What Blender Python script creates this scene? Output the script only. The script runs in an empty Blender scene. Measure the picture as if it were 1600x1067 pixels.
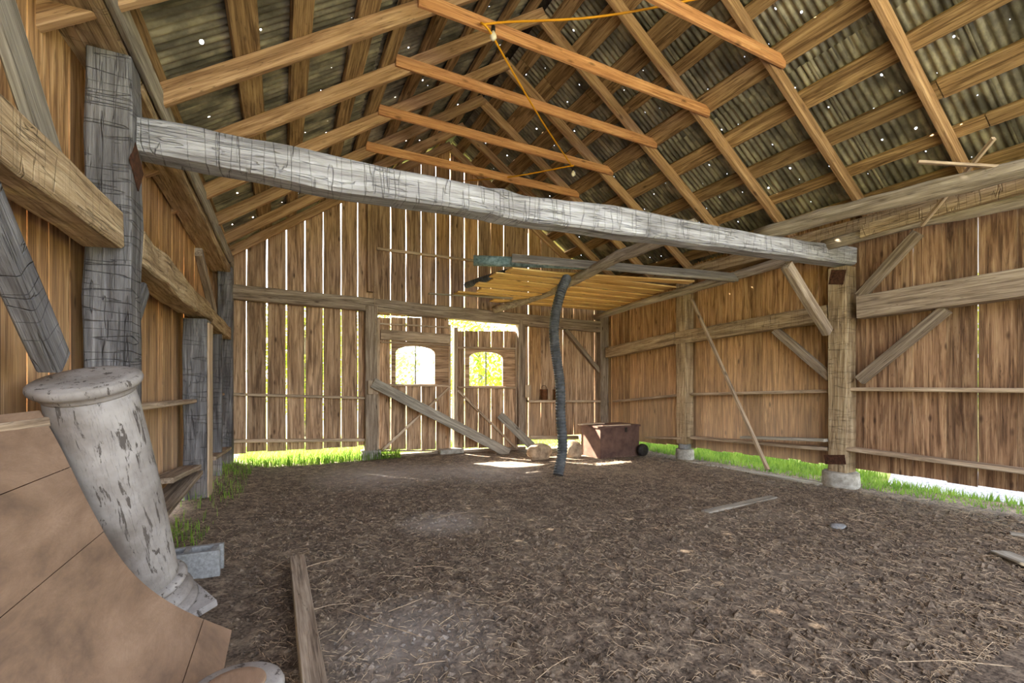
import bpy, bmesh, math, random
from mathutils import Vector, Matrix, noise
R = random.Random(7)
PI = math.pi
sc = bpy.context.scene
C = sc.collection

# ---------------------------------------------------------------- camera
F, YAW, HY, HC = 720.0, math.radians(26.5), 598.0, 1.4
FW = Vector((math.sin(YAW), math.cos(YAW), 0)); RT = Vector((math.cos(YAW), -math.sin(YAW), 0))
CAM = Vector((0, 0, HC))
cd = bpy.data.cameras.new('camera'); cam = bpy.data.objects.new('camera', cd); C.objects.link(cam)
cam.location = CAM; cam.rotation_euler = (PI / 2, 0, -YAW)
cd.sensor_width = 36; cd.lens = F / 1600 * 36; cd.shift_y = (HY - 533.5) / 1600
cd.clip_start = .05; cd.clip_end = 300
sc.camera = cam
# ---------------------------------------------------------------- light
sc.view_settings.view_transform = 'Standard'; sc.view_settings.look = 'None'
sc.view_settings.gamma = 1; sc.view_settings.use_curve_mapping = False
sc.view_settings.exposure = 2.55
w = bpy.data.worlds.new('world'); sc.world = w; w.use_nodes = True
nt = w.node_tree; bg = nt.nodes['Background']
sky = nt.nodes.new('ShaderNodeTexSky'); sky.sky_type = 'NISHITA'; sky.sun_disc = False
SUN = Vector((1.2, -1.65, -1.75))
sky.sun_elevation = math.radians(37); sky.sun_rotation = math.atan2(-SUN.x, -SUN.y)
sky.air_density = 1.0; sky.dust_density = 3.5; sky.ozone_density = .7
hsw = nt.nodes.new('ShaderNodeHueSaturation'); hsw.inputs['Saturation'].default_value = .45
nt.links.new(sky.outputs[0], hsw.inputs['Color']); nt.links.new(hsw.outputs[0], bg.inputs[0]); bg.inputs[1].default_value = .34
sd = bpy.data.lights.new('sun', 'SUN'); sun = bpy.data.objects.new('sun', sd); C.objects.link(sun)
sd.energy = 15.0; sd.angle = math.radians(.55); sd.color = (1, .93, .8)
sun.rotation_euler = SUN.to_track_quat('-Z', 'Y').to_euler(); sun.location = (-5, 8, 9)
cy = sc.cycles
cy.max_bounces = 12; cy.diffuse_bounces = 8; cy.glossy_bounces = 3; cy.transparent_max_bounces = 24
cy.sample_clamp_indirect = 6

# ---------------------------------------------------------------- helpers
def ray(px, py): return FW + RT * ((px - 800) / F) + Vector((0, 0, (HY - py) / F))
def hit(px, py, pl):
    p0, n = pl; d = ray(px, py)
    return CAM + d * ((p0 - CAM).dot(n) / d.dot(n))
def PX(px, py, x): return hit(px, py, (Vector((x, 0, 0)), Vector((1, 0, 0))))
def PY(px, py, y): return hit(px, py, (Vector((0, y, 0)), Vector((0, 1, 0))))
def PZ(px, py, z): return hit(px, py, (Vector((0, 0, z)), Vector((0, 0, 1))))
def V(*a): return Vector(a)
def xl(y): return -.845 + .013 * (y - 3.6)          # inner face of the left posts
def xr(y): return 6.86 + .012 * (y - 3.6)           # inner face of the right posts
def yg(x): return 9.26 - .036 * x                   # room face of the gable frame
NL = V(1, -.013, 0).normalized(); NR = V(-1, .012, 0).normalized(); NG = V(-.036, -1, 0).normalized()
LW = (V(xl(0), 0, 0), NL); LB = (V(xl(0) - .25, 0, 0), NL)
RW = (V(xr(0), 0, 0), NR); RB = (V(xr(0) + .26, 0, 0), NR)
GF = (V(0, yg(0), 0), NG); GB = (V(0, yg(0) + .16, 0), NG)
TIE = (V(-.88, 3.74, 0), V(-.02, -1, 0).normalized())

def tag(o, label=None, cat=None, group=None, kind=None):
    if label: o['label'] = label
    if cat: o['category'] = cat
    if group: o['group'] = group
    if kind: o['kind'] = kind
    return o
def empty(name, loc, label=None, cat=None, group=None, kind=None):
    o = bpy.data.objects.new(name, None); C.objects.link(o); o.location = loc
    o.empty_display_size = .1
    return tag(o, label, cat, group, kind)
def link(name, me, mat, mw=None, parent=None):
    o = bpy.data.objects.new(name, me); C.objects.link(o)
    if mat and not me.materials: me.materials.append(mat)
    mw = mw or Matrix.Identity(4)
    if parent:
        o.parent = parent
        o.matrix_parent_inverse = world_of(parent).inverted()
    o.matrix_basis = mw
    WM[o.name] = mw
    return o
WM = {}
def world_of(o):
    return WM.get(o.name, Matrix.Translation(o.location))
def mesh(name, vs, fs, smooth=False):
    me = bpy.data.meshes.new(name); me.from_pydata([tuple(v) for v in vs], [], fs)
    if smooth: me.polygons.foreach_set('use_smooth', [True] * len(me.polygons))
    me.update(); return me
def frame(p0, p1, up=V(0, 0, 1)):
    x = (p1 - p0).normalized(); y = up.cross(x)
    if y.length < 1e-3: y = V(0, 1, 0)
    y.normalize(); z = x.cross(y)
    m = Matrix((x, y, z)).transposed().to_4x4(); m.translation = p0
    return m
def sect(hw, hh, c):
    return [(-hw + c, -hh), (hw - c, -hh), (hw, -hh + c), (hw, hh - c), (hw - c, hh), (-hw + c, hh), (-hw, hh - c), (-hw, -hh + c)]
def timber(name, p0, p1, w, h, mat, parent=None, up=V(0, 0, 1), jit=0.0, seg=1, ch=.006, path=None):
    """squared timber; local X runs along the grain. path(s) -> dy, dz, ws, hs"""
    L = (p1 - p0).length; m = frame(p0, p1, up); vs = []; fs = []
    sd = V(R.random() * 50, R.random() * 50, R.random() * 50)
    for i in range(seg + 1):
        s = i / seg; dy = dz = 0; ws = hs = 1
        if path: dy, dz, ws, hs = path(s)
        for k, (a, b) in enumerate(sect(w / 2 * ws, h / 2 * hs, ch)):
            j = noise.noise_vector(sd + V(s * L * 2.3, a * 6, b * 6)) * jit + noise.noise_vector(sd + V(s * L * 8, a * 20, b * 20)) * jit * .4 if jit else V(0, 0, 0)
            vs.append((s * L + (j.x if 0 < i < seg else j.x * .4), a + dy + j.y, b + dz + j.z))
    n = 8
    for i in range(seg):
        for k in range(n):
            a = i * n + k; b = i * n + (k + 1) % n
            fs.append((a, a + n, b + n, b))
    fs.append(tuple(range(n))); fs.append(tuple(seg * n + k for k in reversed(range(n))))
    return link(name, mesh(name, vs, fs), mat, m, parent)
def on_face(name, a, b, pl, h, d, mat, back=0.0, **k):
    """timber whose room face's centre line goes through pixels a, b on a plane"""
    n = pl[1]
    p, q = hit(*a, pl), hit(*b, pl)
    o = -n * (d / 2 + back)
    return timber(name, p + o, q + o, d, h, mat, up=k.pop('up', None) or n.cross((q - p).normalized()).normalized().cross(V(0, 0, 0)) or V(0, 0, 1), **k)
def tube(name, pts, rad, mat, parent=None, sides=10, jit=0.0, seg=4, closed=True):
    """round log / pipe / cord through points, Catmull-Rom smoothed; rad = number or (r0, r1)"""
    pts = [Vector(p) for p in pts]; m = frame(pts[0], pts[-1]); mi = m.inverted()
    P = [mi @ p for p in pts]; q = []
    E = [P[0] * 2 - P[1]] + P + [P[-1] * 2 - P[-2]]
    for i in range(1, len(E) - 2):
        for k in range(seg):
            t = k / seg; a, b, c, d = E[i - 1], E[i], E[i + 1], E[i + 2]
            q.append(.5 * (2 * b + (c - a) * t + (2 * a - 5 * b + 4 * c - d) * t * t + (3 * b - a - 3 * c + d) * t ** 3))
    q.append(P[-1])
    r0, r1 = rad if isinstance(rad, tuple) else (rad, rad)
    vs, fs = sweep(q, lambda i, s: r0 + (r1 - r0) * s, sides, jit)
    return link(name, mesh(name, vs, fs, True), mat, m, parent)
def sweep(q, rf, sides, jit=0.0):
    vs, fs = [], []; n = len(q); ref = V(0, 0, 1); sd = V(R.random() * 30, R.random() * 30, 0)
    for i, p in enumerate(q):
        t = (q[min(i + 1, n - 1)] - q[max(i - 1, 0)]).normalized()
        y = ref.cross(t)
        if y.length < 1e-3: y = V(0, 1, 0).cross(t)
        y.normalize(); z = t.cross(y); ref = z
        r = rf(i, i / (n - 1))
        for k in range(sides):
            a = 2 * PI * k / sides
            rr = r + (noise.noise(sd + V(p.x * 3, math.cos(a) * 1.2, math.sin(a) * 1.2)) * jit if jit else 0)
            vs.append(p + y * math.cos(a) * rr + z * math.sin(a) * rr)
    for i in range(n - 1):
        for k in range(sides):
            a = i * sides + k; b = i * sides + (k + 1) % sides
            fs.append((a, b, b + sides, a + sides))
    fs.append(tuple(reversed(range(sides)))); fs.append(tuple((n - 1) * sides + k for k in range(sides)))
    return vs, fs
def lathe(name, prof, mat, mw, parent=None, sides=48, jit=0.0):
    vs, fs = [], []
    for (r, z) in prof:
        for k in range(sides):
            a = 2 * PI * k / sides; rr = r * (1 + (noise.noise(V(math.cos(a) * 2, math.sin(a) * 2, z * 6)) * jit))
            vs.append((math.cos(a) * rr, math.sin(a) * rr, z))
    n = sides
    for i in range(len(prof) - 1):
        for k in range(n):
            a = i * n + k; b = i * n + (k + 1) % n
            fs.append((a, b, b + n, a + n))
    fs.append(tuple(reversed(range(n)))); fs.append(tuple((len(prof) - 1) * n + k for k in range(n)))
    me = mesh(name, vs, fs, True)
    return link(name, me, mat, mw, parent)

# ---------------------------------------------------------------- materials
def lin(c):
    return tuple((x / 255 / 12.92 if x / 255 <= .04045 else ((x / 255 + .055) / 1.055) ** 2.4) for x in c) + (1,)
def newmat(name):
    m = bpy.data.materials.new(name); m.use_nodes = True
    t = m.node_tree; b = t.nodes['Principled BSDF']; b.inputs['Specular IOR Level'].default_value = .2
    return m, t, b
def ramp(t, stops):
    r = t.nodes.new('ShaderNodeValToRGB'); e = r.color_ramp.elements
    while len(e) < len(stops): e.new(.5)
    for k, (p, c) in enumerate(stops): e[k].position = p; e[k].color = c
    return r
def noisen(t, src, scale, detail=6, rough=.6, dist=0.0):
    n = t.nodes.new('ShaderNodeTexNoise'); n.inputs['Scale'].default_value = scale
    n.inputs['Detail'].default_value = detail; n.inputs['Roughness'].default_value = rough; n.inputs['Distortion'].default_value = dist
    t.links.new(src, n.inputs['Vector']); return n
def mapped(t, src, scale):
    n = t.nodes.new('ShaderNodeMapping'); n.inputs['Scale'].default_value = scale
    t.links.new(src, n.inputs['Vector']); return n.outputs[0]
def math_(t, op, a, b=None):
    n = t.nodes.new('ShaderNodeMath'); n.operation = op
    for i, v in enumerate((a, b)):
        if v is None: continue
        if isinstance(v, (int, float)): n.inputs[i].default_value = v
        else: t.links.new(v, n.inputs[i])
    return n.outputs[0]
def mixc(t, fac, a, b, mode='MIX'):
    n = t.nodes.new('ShaderNodeMix'); n.data_type = 'RGBA'; n.blend_type = mode
    for i, v in ((0, fac), (6, a), (7, b)):
        if isinstance(v, (int, float)): n.inputs[i].default_value = v
        elif isinstance(v, tuple): n.inputs[i].default_value = v
        else: t.links.new(v, n.inputs[i])
    return n.outputs[2]
def ocoord(t):
    tc = t.nodes.new('ShaderNodeTexCoord'); oi = t.nodes.new('ShaderNodeObjectInfo')
    s = math_(t, 'MULTIPLY', oi.outputs['Random'], 37.0)
    cx = t.nodes.new('ShaderNodeCombineXYZ')
    t.links.new(s, cx.inputs[0]); t.links.new(s, cx.inputs[1]); t.links.new(s, cx.inputs[2])
    a = t.nodes.new('ShaderNodeVectorMath'); a.operation = 'ADD'
    t.links.new(tc.outputs['Object'], a.inputs[0]); t.links.new(cx.outputs[0], a.inputs[1])
    return a.outputs[0], oi.outputs['Random'], tc
def wood(name, dark, mid, light, var=.35, stain=.5, stainc=(60, 42, 30), grain=1.0, bump=.35, dist=.012, knots=.7, check=0.0, rough=.85, sat=.95, crack=.5, pale=0.0):
    m, t, b = newmat(name); v, rnd, tc = ocoord(t)
    big = noisen(t, mapped(t, v, (.5, 7 * grain, 7 * grain)), 1.6, 5, .6, 1.6)
    fine = noisen(t, mapped(t, v, (.9, 55 * grain, 55 * grain)), 1.5, 6, .7, .5)
    rings = noisen(t, mapped(t, v, (.35, 4.5, 4.5)), 2.0, 4, .55, 2.5)
    f = math_(t, 'ADD', math_(t, 'MULTIPLY', big.outputs[0], .55), math_(t, 'MULTIPLY', fine.outputs[0], .45))
    r = ramp(t, [(.37, lin(dark)), (.5, lin(mid)), (.62, lin(light))]); t.links.new(f, r.inputs[0])
    col = r.outputs[0]
    st = ramp(t, [(.50, (0, 0, 0, 1)), (.62, (1, 1, 1, 1))]); t.links.new(rings.outputs[0], st.inputs[0])
    col = mixc(t, math_(t, 'MULTIPLY', st.outputs[0], stain), col, lin(stainc))
    if knots:
        vo = t.nodes.new('ShaderNodeTexVoronoi'); vo.inputs['Scale'].default_value = 2.2
        t.links.new(mapped(t, v, (1, 2.6, 2.6)), vo.inputs['Vector'])
        kr = ramp(t, [(.05, (1, 1, 1, 1)), (.14, (0, 0, 0, 1))]); t.links.new(vo.outputs['Distance'], kr.inputs[0])
        col = mixc(t, math_(t, 'MULTIPLY', kr.outputs[0], knots), col, lin((45, 26, 16)))
    crk = noisen(t, mapped(t, v, (.8, 26 * grain, 26 * grain)), 1.3, 2, .5, .8)
    cr = ramp(t, [(.485, (0, 0, 0, 1)), (.5, (1, 1, 1, 1)), (.515, (0, 0, 0, 1))]); t.links.new(crk.outputs[0], cr.inputs[0])
    col = mixc(t, math_(t, 'MULTIPLY', cr.outputs[0], crack), col, lin((28, 20, 15)))
    if check:
        ax = noisen(t, mapped(t, v, (6, .5, .5)), 2.2, 2, .5, .25)
        ar = ramp(t, [(.485, (0, 0, 0, 1)), (.5, (1, 1, 1, 1)), (.515, (0, 0, 0, 1))]); t.links.new(ax.outputs[0], ar.inputs[0])
        col = mixc(t, math_(t, 'MULTIPLY', ar.outputs[0], check), col, lin((60, 56, 54)))
    if pale:
        sx = t.nodes.new('ShaderNodeSeparateXYZ'); t.links.new(tc.outputs['Object'], sx.inputs[0])
        g = math_(t, 'ADD', math_(t, 'DIVIDE', sx.outputs[0], 1.9), math_(t, 'MULTIPLY', big.outputs[0], .9))
        g = math_(t, 'MULTIPLY', math_(t, 'MINIMUM', math_(t, 'MAXIMUM', math_(t, 'SUBTRACT', 1.45, g), 0.0), 1.0), pale)
        col = mixc(t, g, col, lin((190, 166, 142)))
    hs = t.nodes.new('ShaderNodeHueSaturation'); hs.inputs['Saturation'].default_value = sat
    vv = math_(t, 'ADD', math_(t, 'MULTIPLY', rnd, var * 2), 1 - var)
    t.links.new(vv, hs.inputs['Value']); t.links.new(col, hs.inputs['Color'])
    t.links.new(hs.outputs[0], b.inputs['Base Color']); b.inputs['Roughness'].default_value = rough
    bp = t.nodes.new('ShaderNodeBump'); bp.inputs['Strength'].default_value = bump; bp.inputs['Distance'].default_value = dist
    hgt = math_(t, 'SUBTRACT', f, math_(t, 'MULTIPLY', cr.outputs[0], .5))
    if check: hgt = math_(t, 'SUBTRACT', hgt, math_(t, 'MULTIPLY', ar.outputs[0], .5))
    t.links.new(hgt, bp.inputs['Height'])
    t.links.new(bp.outputs[0], b.inputs['Normal'])
    return m
def plain(name, c, rough=.7, metal=0.0, nz=8, amt=.3, c2=None, bump=.2):
    m, t, b = newmat(name); v, rnd, tc = ocoord(t)
    n = noisen(t, v, nz, 8, .65)
    c2 = c2 or tuple(x * .55 for x in c)
    r = ramp(t, [(.35, lin(c2)), (.35 + amt, lin(c))]); t.links.new(n.outputs[0], r.inputs[0])
    t.links.new(r.outputs[0], b.inputs['Base Color']); b.inputs['Roughness'].default_value = rough; b.inputs['Metallic'].default_value = metal
    bp = t.nodes.new('ShaderNodeBump'); bp.inputs['Strength'].default_value = bump; bp.inputs['Distance'].default_value = .01
    t.links.new(n.outputs[0], bp.inputs['Height']); t.links.new(bp.outputs[0], b.inputs['Normal'])
    return m
M = {}
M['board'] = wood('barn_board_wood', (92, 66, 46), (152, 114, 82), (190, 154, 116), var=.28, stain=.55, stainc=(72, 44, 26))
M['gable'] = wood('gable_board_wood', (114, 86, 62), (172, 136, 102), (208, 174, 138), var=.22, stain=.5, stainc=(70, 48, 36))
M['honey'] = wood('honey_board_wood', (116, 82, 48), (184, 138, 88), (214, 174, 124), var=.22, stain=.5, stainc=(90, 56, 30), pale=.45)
M['frame'] = wood('framing_wood', (96, 80, 66), (146, 126, 106), (180, 162, 140), var=.18, stain=.35, stainc=(84, 66, 50))
M['rail'] = wood('rail_wood', (128, 106, 84), (180, 154, 126), (208, 184, 156), var=.15, stain=.3)
M['hewn'] = wood('grey_hewn_wood', (112, 108, 108), (164, 160, 162), (202, 200, 204), var=.04, stain=.25, stainc=(120, 112, 104), bump=.9, dist=.03, check=.2, crack=.25, knots=.25, grain=.7)
M['post'] = wood('dark_hewn_wood', (74, 70, 70), (112, 108, 108), (146, 142, 142), var=.06, stain=.3, stainc=(70, 60, 54), bump=.9, dist=.03, check=.2, crack=.3, knots=.2, grain=.7)
M['tan'] = wood('tan_hewn_wood', (120, 96, 68), (174, 146, 110), (204, 180, 144), var=.1, stain=.4, stainc=(96, 70, 44), bump=.8, dist=.03, check=.15, knots=.3, grain=.8)
M['new'] = wood('orange_lumber', (150, 96, 54), (192, 132, 80), (212, 158, 104), var=.1, stain=.25, stainc=(130, 80, 42), bump=.15, knots=.6)
M['rafter'] = wood('rafter_lumber', (128, 92, 58), (172, 132, 92), (198, 160, 118), var=.12, stain=.35, stainc=(112, 80, 50), bump=.2, knots=.6)
M['purlin'] = wood('roof_board_wood', (98, 74, 46), (156, 122, 80), (190, 156, 108), var=.25, stain=.6, stainc=(78, 54, 30))
M['loft'] = wood('loft_board_wood', (190, 144, 70), (228, 184, 104), (240, 206, 134), var=.14, stain=.25, stainc=(150, 96, 44), crack=.12, grain=.6, bump=.15)
M['greyplank'] = wood('weathered_plank_wood', (106, 96, 84), (146, 136, 122), (180, 170, 154), var=.12, stain=.3, stainc=(84, 74, 62))
M['log'] = wood('peeled_log_wood', (112, 98, 82), (162, 146, 126), (194, 178, 158), var=.06, stain=.3, stainc=(104, 84, 56), bump=.5, knots=.5)
M['rust'] = plain('rusty_iron', (96, 62, 46), .8, .3, 30, .3)
M['iron'] = plain('dark_iron', (70, 62, 58), .6, .6, 20)
M['concrete'] = plain('concrete', (176, 168, 156), .95, 0, 14, .3, (128, 120, 108), .5)
M['block'] = plain('concrete_block_grey', (150, 148, 146), .95, 0, 40, .3, (116, 114, 112), .6)
M['stone'] = plain('field_stone', (186, 160, 130), .9, 0, 9, .3, (120, 100, 80), .5)
M['chest'] = plain('brown_painted_wood', (112, 84, 72), .65, 0, 6, .4, (78, 56, 48), .3)
M['hose'] = plain('grey_black_plastic', (104, 104, 104), .5, 0, 12, .4, (62, 62, 62), .1)
M['roll'] = plain('teal_grey_tarpaulin', (150, 172, 166), .5, 0, 16, .3, (84, 104, 100), .3)
M['bulb'] = plain('frosted_glass', (232, 222, 200), .3, 0, 3, .3, (220, 208, 184), 0)
M['cord'] = plain('yellow_plastic_cord', (226, 160, 34), .5, 0, 3, .3, (210, 140, 20), 0)
M['can'] = plain('rusty_tin', (140, 96, 66), .6, .4, 14, .3, (90, 58, 40), .2)
M['gravel'] = plain('pale_gravel', (150, 150, 154), .95, 0, 22, .15, (60, 62, 66), .8)
M['tape'] = plain('red_end_paint', (176, 92, 76), .7, 0, 10)

def roof_metal():
    m, t, b = newmat('galvanised_corrugated_metal'); v, rnd, tc = ocoord(t)
    n = noisen(t, mapped(t, v, (1.2, 2.2, 1)), 2.2, 7, .6)
    r = ramp(t, [(.35, lin((82, 77, 66))), (.5, lin((122, 115, 98))), (.66, lin((174, 164, 136)))])
    t.links.new(n.outputs[0], r.inputs[0])
    t.links.new(r.outputs[0], b.inputs['Base Color']); b.inputs['Roughness'].default_value = .5; b.inputs['Metallic'].default_value = .3
    # open nail holes punched through the sheet
    vo = t.nodes.new('ShaderNodeTexVoronoi'); vo.inputs['Scale'].default_value = 1; vo.inputs['Randomness'].default_value = .55
    vo.voronoi_dimensions = '2D'
    t.links.new(mapped(t, v, (2.6, 3.3, 1)), vo.inputs['Vector'])
    sp = t.nodes.new('ShaderNodeSeparateColor'); t.links.new(vo.outputs['Color'], sp.inputs[0])
    h = math_(t, 'LESS_THAN', vo.outputs['Distance'], math_(t, 'ADD', math_(t, 'MULTIPLY', math_(t, 'POWER', sp.outputs[0], 2.0), .032), .010))
    tr = t.nodes.new('ShaderNodeBsdfTransparent'); mx = t.nodes.new('ShaderNodeMixShader')
    t.links.new(h, mx.inputs[0]); t.links.new(b.outputs[0], mx.inputs[1]); t.links.new(tr.outputs[0], mx.inputs[2])
    t.links.new(mx.outputs[0], t.nodes['Material Output'].inputs[0])
    return m
M['metal'] = roof_metal()
def peeling():
    m, t, b = newmat('peeling_white_paint'); tc = t.nodes.new('ShaderNodeTexCoord'); v = tc.outputs['Object']
    n = noisen(t, mapped(t, v, (7, 7, 1.4)), 3.4, 9, .72, .4)
    n2 = noisen(t, v, 2.2, 5, .6)
    r = ramp(t, [(.35, lin((110, 100, 92))), (.65, lin((170, 162, 156)))]); t.links.new(n2.outputs[0], r.inputs[0])
    k = ramp(t, [(.575, (0, 0, 0, 1)), (.59, (1, 1, 1, 1))]); t.links.new(n.outputs[0], k.inputs[0])
    n3 = noisen(t, mapped(t, v, (16, 16, 1.6)), 3, 4, .6, .5)
    k3 = ramp(t, [(.49, (0, 0, 0, 1)), (.5, (1, 1, 1, 1)), (.51, (0, 0, 0, 1))]); t.links.new(n3.outputs[0], k3.inputs[0])
    fac = math_(t, 'MAXIMUM', k.outputs[0], math_(t, 'MULTIPLY', k3.outputs[0], .3))
    c = mixc(t, fac, r.outputs[0], lin((88, 80, 74)))
    t.links.new(c, b.inputs['Base Color']); b.inputs['Roughness'].default_value = .8
    bp = t.nodes.new('ShaderNodeBump'); bp.inputs['Strength'].default_value = .6; bp.inputs['Distance'].default_value = .006
    t.links.new(math_(t, 'SUBTRACT', n2.outputs[0], fac), bp.inputs['Height']); t.links.new(bp.outputs[0], b.inputs['Normal'])
    return m
M['paint'] = peeling()
def plywood():
    m, t, b = newmat('worn_plywood'); tc = t.nodes.new('ShaderNodeTexCoord'); v = tc.outputs['Object']
    n = noisen(t, mapped(t, v, (2.5, .8, 2.5)), 1.5, 8, .7, .4); n2 = noisen(t, v, 22, 6, .7)
    wv = noisen(t, mapped(t, v, (3, .6, 3)), 2.5, 2, .5, 3)
    r = ramp(t, [(.3, lin((104, 84, 70))), (.5, lin((142, 114, 92))), (.7, lin((168, 138, 114)))]); t.links.new(n.outputs[0], r.inputs[0])
    s = math_(t, 'FRACT', math_(t, 'MULTIPLY', wv.outputs[0], 14.0))
    c = mixc(t, math_(t, 'MULTIPLY', s, .14), r.outputs[0], lin((104, 82, 66)))
    sp = ramp(t, [(.69, (0, 0, 0, 1)), (.72, (1, 1, 1, 1))]); t.links.new(n2.outputs[0], sp.inputs[0])
    c = mixc(t, math_(t, 'MULTIPLY', sp.outputs[0], .5), c, lin((80, 62, 52)))
    t.links.new(c, b.inputs['Base Color']); b.inputs['Roughness'].default_value = .75
    return m
M['ply'] = plywood()
def soil():
    m, t, b = newmat('dry_barn_soil'); tc = t.nodes.new('ShaderNodeTexCoord'); v = tc.outputs['Object']
    n = noisen(t, v, 9, 10, .72); n2 = noisen(t, v, .7, 5, .6, .5); n3 = noisen(t, v, 45, 6, .75)
    r = ramp(t, [(.36, lin((44, 36, 30))), (.5, lin((92, 77, 65))), (.64, lin((166, 146, 124)))]); t.links.new(n.outputs[0], r.inputs[0])
    r3 = ramp(t, [(.40, lin((36, 29, 24))), (.60, lin((150, 130, 110)))]); t.links.new(n3.outputs[0], r3.inputs[0])
    c = mixc(t, .5, r.outputs[0], r3.outputs[0])
    du = ramp(t, [(.50, (0, 0, 0, 1)), (.68, (1, 1, 1, 1))]); t.links.new(n2.outputs[0], du.inputs[0])
    c = mixc(t, math_(t, 'MULTIPLY', du.outputs[0], .3), c, lin((150, 134, 116)))
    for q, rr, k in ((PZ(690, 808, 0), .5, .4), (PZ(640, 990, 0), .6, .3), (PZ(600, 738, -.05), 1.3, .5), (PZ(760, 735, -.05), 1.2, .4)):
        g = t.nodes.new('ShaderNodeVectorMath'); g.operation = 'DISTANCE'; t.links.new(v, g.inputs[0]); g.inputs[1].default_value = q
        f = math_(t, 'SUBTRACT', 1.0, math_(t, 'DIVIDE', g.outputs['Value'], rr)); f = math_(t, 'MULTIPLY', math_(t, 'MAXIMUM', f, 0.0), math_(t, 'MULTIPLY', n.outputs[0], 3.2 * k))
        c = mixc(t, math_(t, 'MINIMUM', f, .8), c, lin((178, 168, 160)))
    t.links.new(c, b.inputs['Base Color']); b.inputs['Roughness'].default_value = .95
    bp = t.nodes.new('ShaderNodeBump'); bp.inputs['Strength'].default_value = .8; bp.inputs['Distance'].default_value = .02
    t.links.new(math_(t, 'ADD', n.outputs[0], math_(t, 'MULTIPLY', n3.outputs[0], .5)), bp.inputs['Height']); t.links.new(bp.outputs[0], b.inputs['Normal'])
    return m
M['soil'] = soil()
def leafm(name, c1, c2, trans=.5):
    m, t, b = newmat(name); tc = t.nodes.new('ShaderNodeTexCoord')
    n = noisen(t, tc.outputs['Object'], 3, 4)
    r = ramp(t, [(.35, lin(c1)), (.65, lin(c2))]); t.links.new(n.outputs[0], r.inputs[0])
    tl = t.nodes.new('ShaderNodeBsdfTranslucent'); mx = t.nodes.new('ShaderNodeMixShader'); mx.inputs[0].default_value = trans
    t.links.new(r.outputs[0], b.inputs['Base Color']); t.links.new(r.outputs[0], tl.inputs[0]); b.inputs['Roughness'].default_value = .6
    t.links.new(b.outputs[0], mx.inputs[1]); t.links.new(tl.outputs[0], mx.inputs[2]); t.links.new(mx.outputs[0], t.nodes['Material Output'].inputs[0])
    return m
M['grass'] = leafm('grass_blades', (78, 112, 36), (134, 160, 66))
M['leaf'] = leafm('tree_leaves', (90, 130, 30), (178, 196, 60))
M['turf'] = plain('outdoor_turf', (158, 160, 92), .95, 0, 6, .3, (112, 114, 62), .5)
M['straw'] = plain('dry_straw', (190, 166, 136), .9, 0, 30, .3, (130, 106, 82), 0)
def glass():
    m = bpy.data.materials.new('window_glass'); m.use_nodes = True; t = m.node_tree; t.nodes.remove(t.nodes['Principled BSDF'])
    tr = t.nodes.new('ShaderNodeBsdfTransparent'); gl = t.nodes.new('ShaderNodeBsdfGlossy'); gl.inputs['Roughness'].default_value = .02
    mx = t.nodes.new('ShaderNodeMixShader'); mx.inputs[0].default_value = .06; tr.inputs[0].default_value = (.97, .97, .95, 1)
    t.links.new(tr.outputs[0], mx.inputs[1]); t.links.new(gl.outputs[0], mx.inputs[2]); t.links.new(mx.outputs[0], t.nodes['Material Output'].inputs[0])
    return m
M['glass'] = glass()

# ---------------------------------------------------------------- ground
def fz(x, y):
    z = -.085 * max(0, min(1, (y - 1) / 6)) + .03 * noise.noise(V(x * .6, y * .6, 1)) + .012 * noise.noise(V(x * 2.5, y * 2.5, 5))
    if x < -.2: z += .10 * min(1, (-.2 - x) / .6) * max(0, min(1, (y - 3.0) / 1.0))
    return z
def floor_mesh():
    x0, x1, y0, y1, s = -1.35, 7.6, -1.6, 9.75, .035
    nx, ny = int((x1 - x0) / s), int((y1 - y0) / s); vs = []; fs = []
    for j in range(ny + 1):
        for i in range(nx + 1):
            x = x0 + i * s; y = y0 + j * s
            z = fz(x, y)
            if y < 7: z += .012 * abs(noise.noise(V(x * 9, y * 9, 2))) + .007 * noise.noise(V(x * 22, y * 22, 3))
            z -= .14 * math.exp(-((x - .5) ** 2 + (y - 2.2) ** 2 * .02) * 40) * 0
            vs.append((x, y, z))
    for j in range(ny):
        for i in range(nx):
            a = j * (nx + 1) + i; fs.append((a, a + 1, a + nx + 2, a + nx + 1))
    return mesh('floor', vs, fs, True)
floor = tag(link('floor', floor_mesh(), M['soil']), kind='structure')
# outside ground
def ring_mesh():
    vs = [(-60, -60, -.13), (60, -60, -.13), (60, 80, -.13), (-60, 80, -.13), (-1.35, -1.6, -.13), (7.6, -1.6, -.13), (7.6, 9.75, -.13), (-1.35, 9.75, -.13)]
    fs = [(0, 1, 5, 4), (1, 2, 6, 5), (2, 3, 7, 6), (3, 0, 4, 7)]
    return mesh('lawn', vs, fs)
tag(link('lawn', ring_mesh(), M['turf']), 'mown green lawn lying outside all around the barn', 'lawn', kind='structure')
gv = mesh('gravel_strip', [(7.95, .2, -.09), (10.5, .2, -.09), (10.5, 4.6, -.09), (7.95, 3.6, -.09), (7.95, .2, -.13), (10.5, .2, -.13), (10.5, 4.6, -.13), (7.95, 3.6, -.13)],
          [(0, 1, 2, 3), (4, 7, 6, 5), (0, 4, 5, 1), (1, 5, 6, 2), (2, 6, 7, 3), (3, 7, 4, 0)])
dv = mesh('bounce_gravel', [(-3, -14, -.10), (10, -14, -.10), (9, -1.65, -.10), (-3, -1.65, -.10), (-3, -14, -.128), (10, -14, -.128), (9, -1.65, -.128), (-3, -1.65, -.128)], [(0, 1, 2, 3), (4, 7, 6, 5), (0, 4, 5, 1), (1, 5, 6, 2), (2, 6, 7, 3), (3, 7, 4, 0)])
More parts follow.
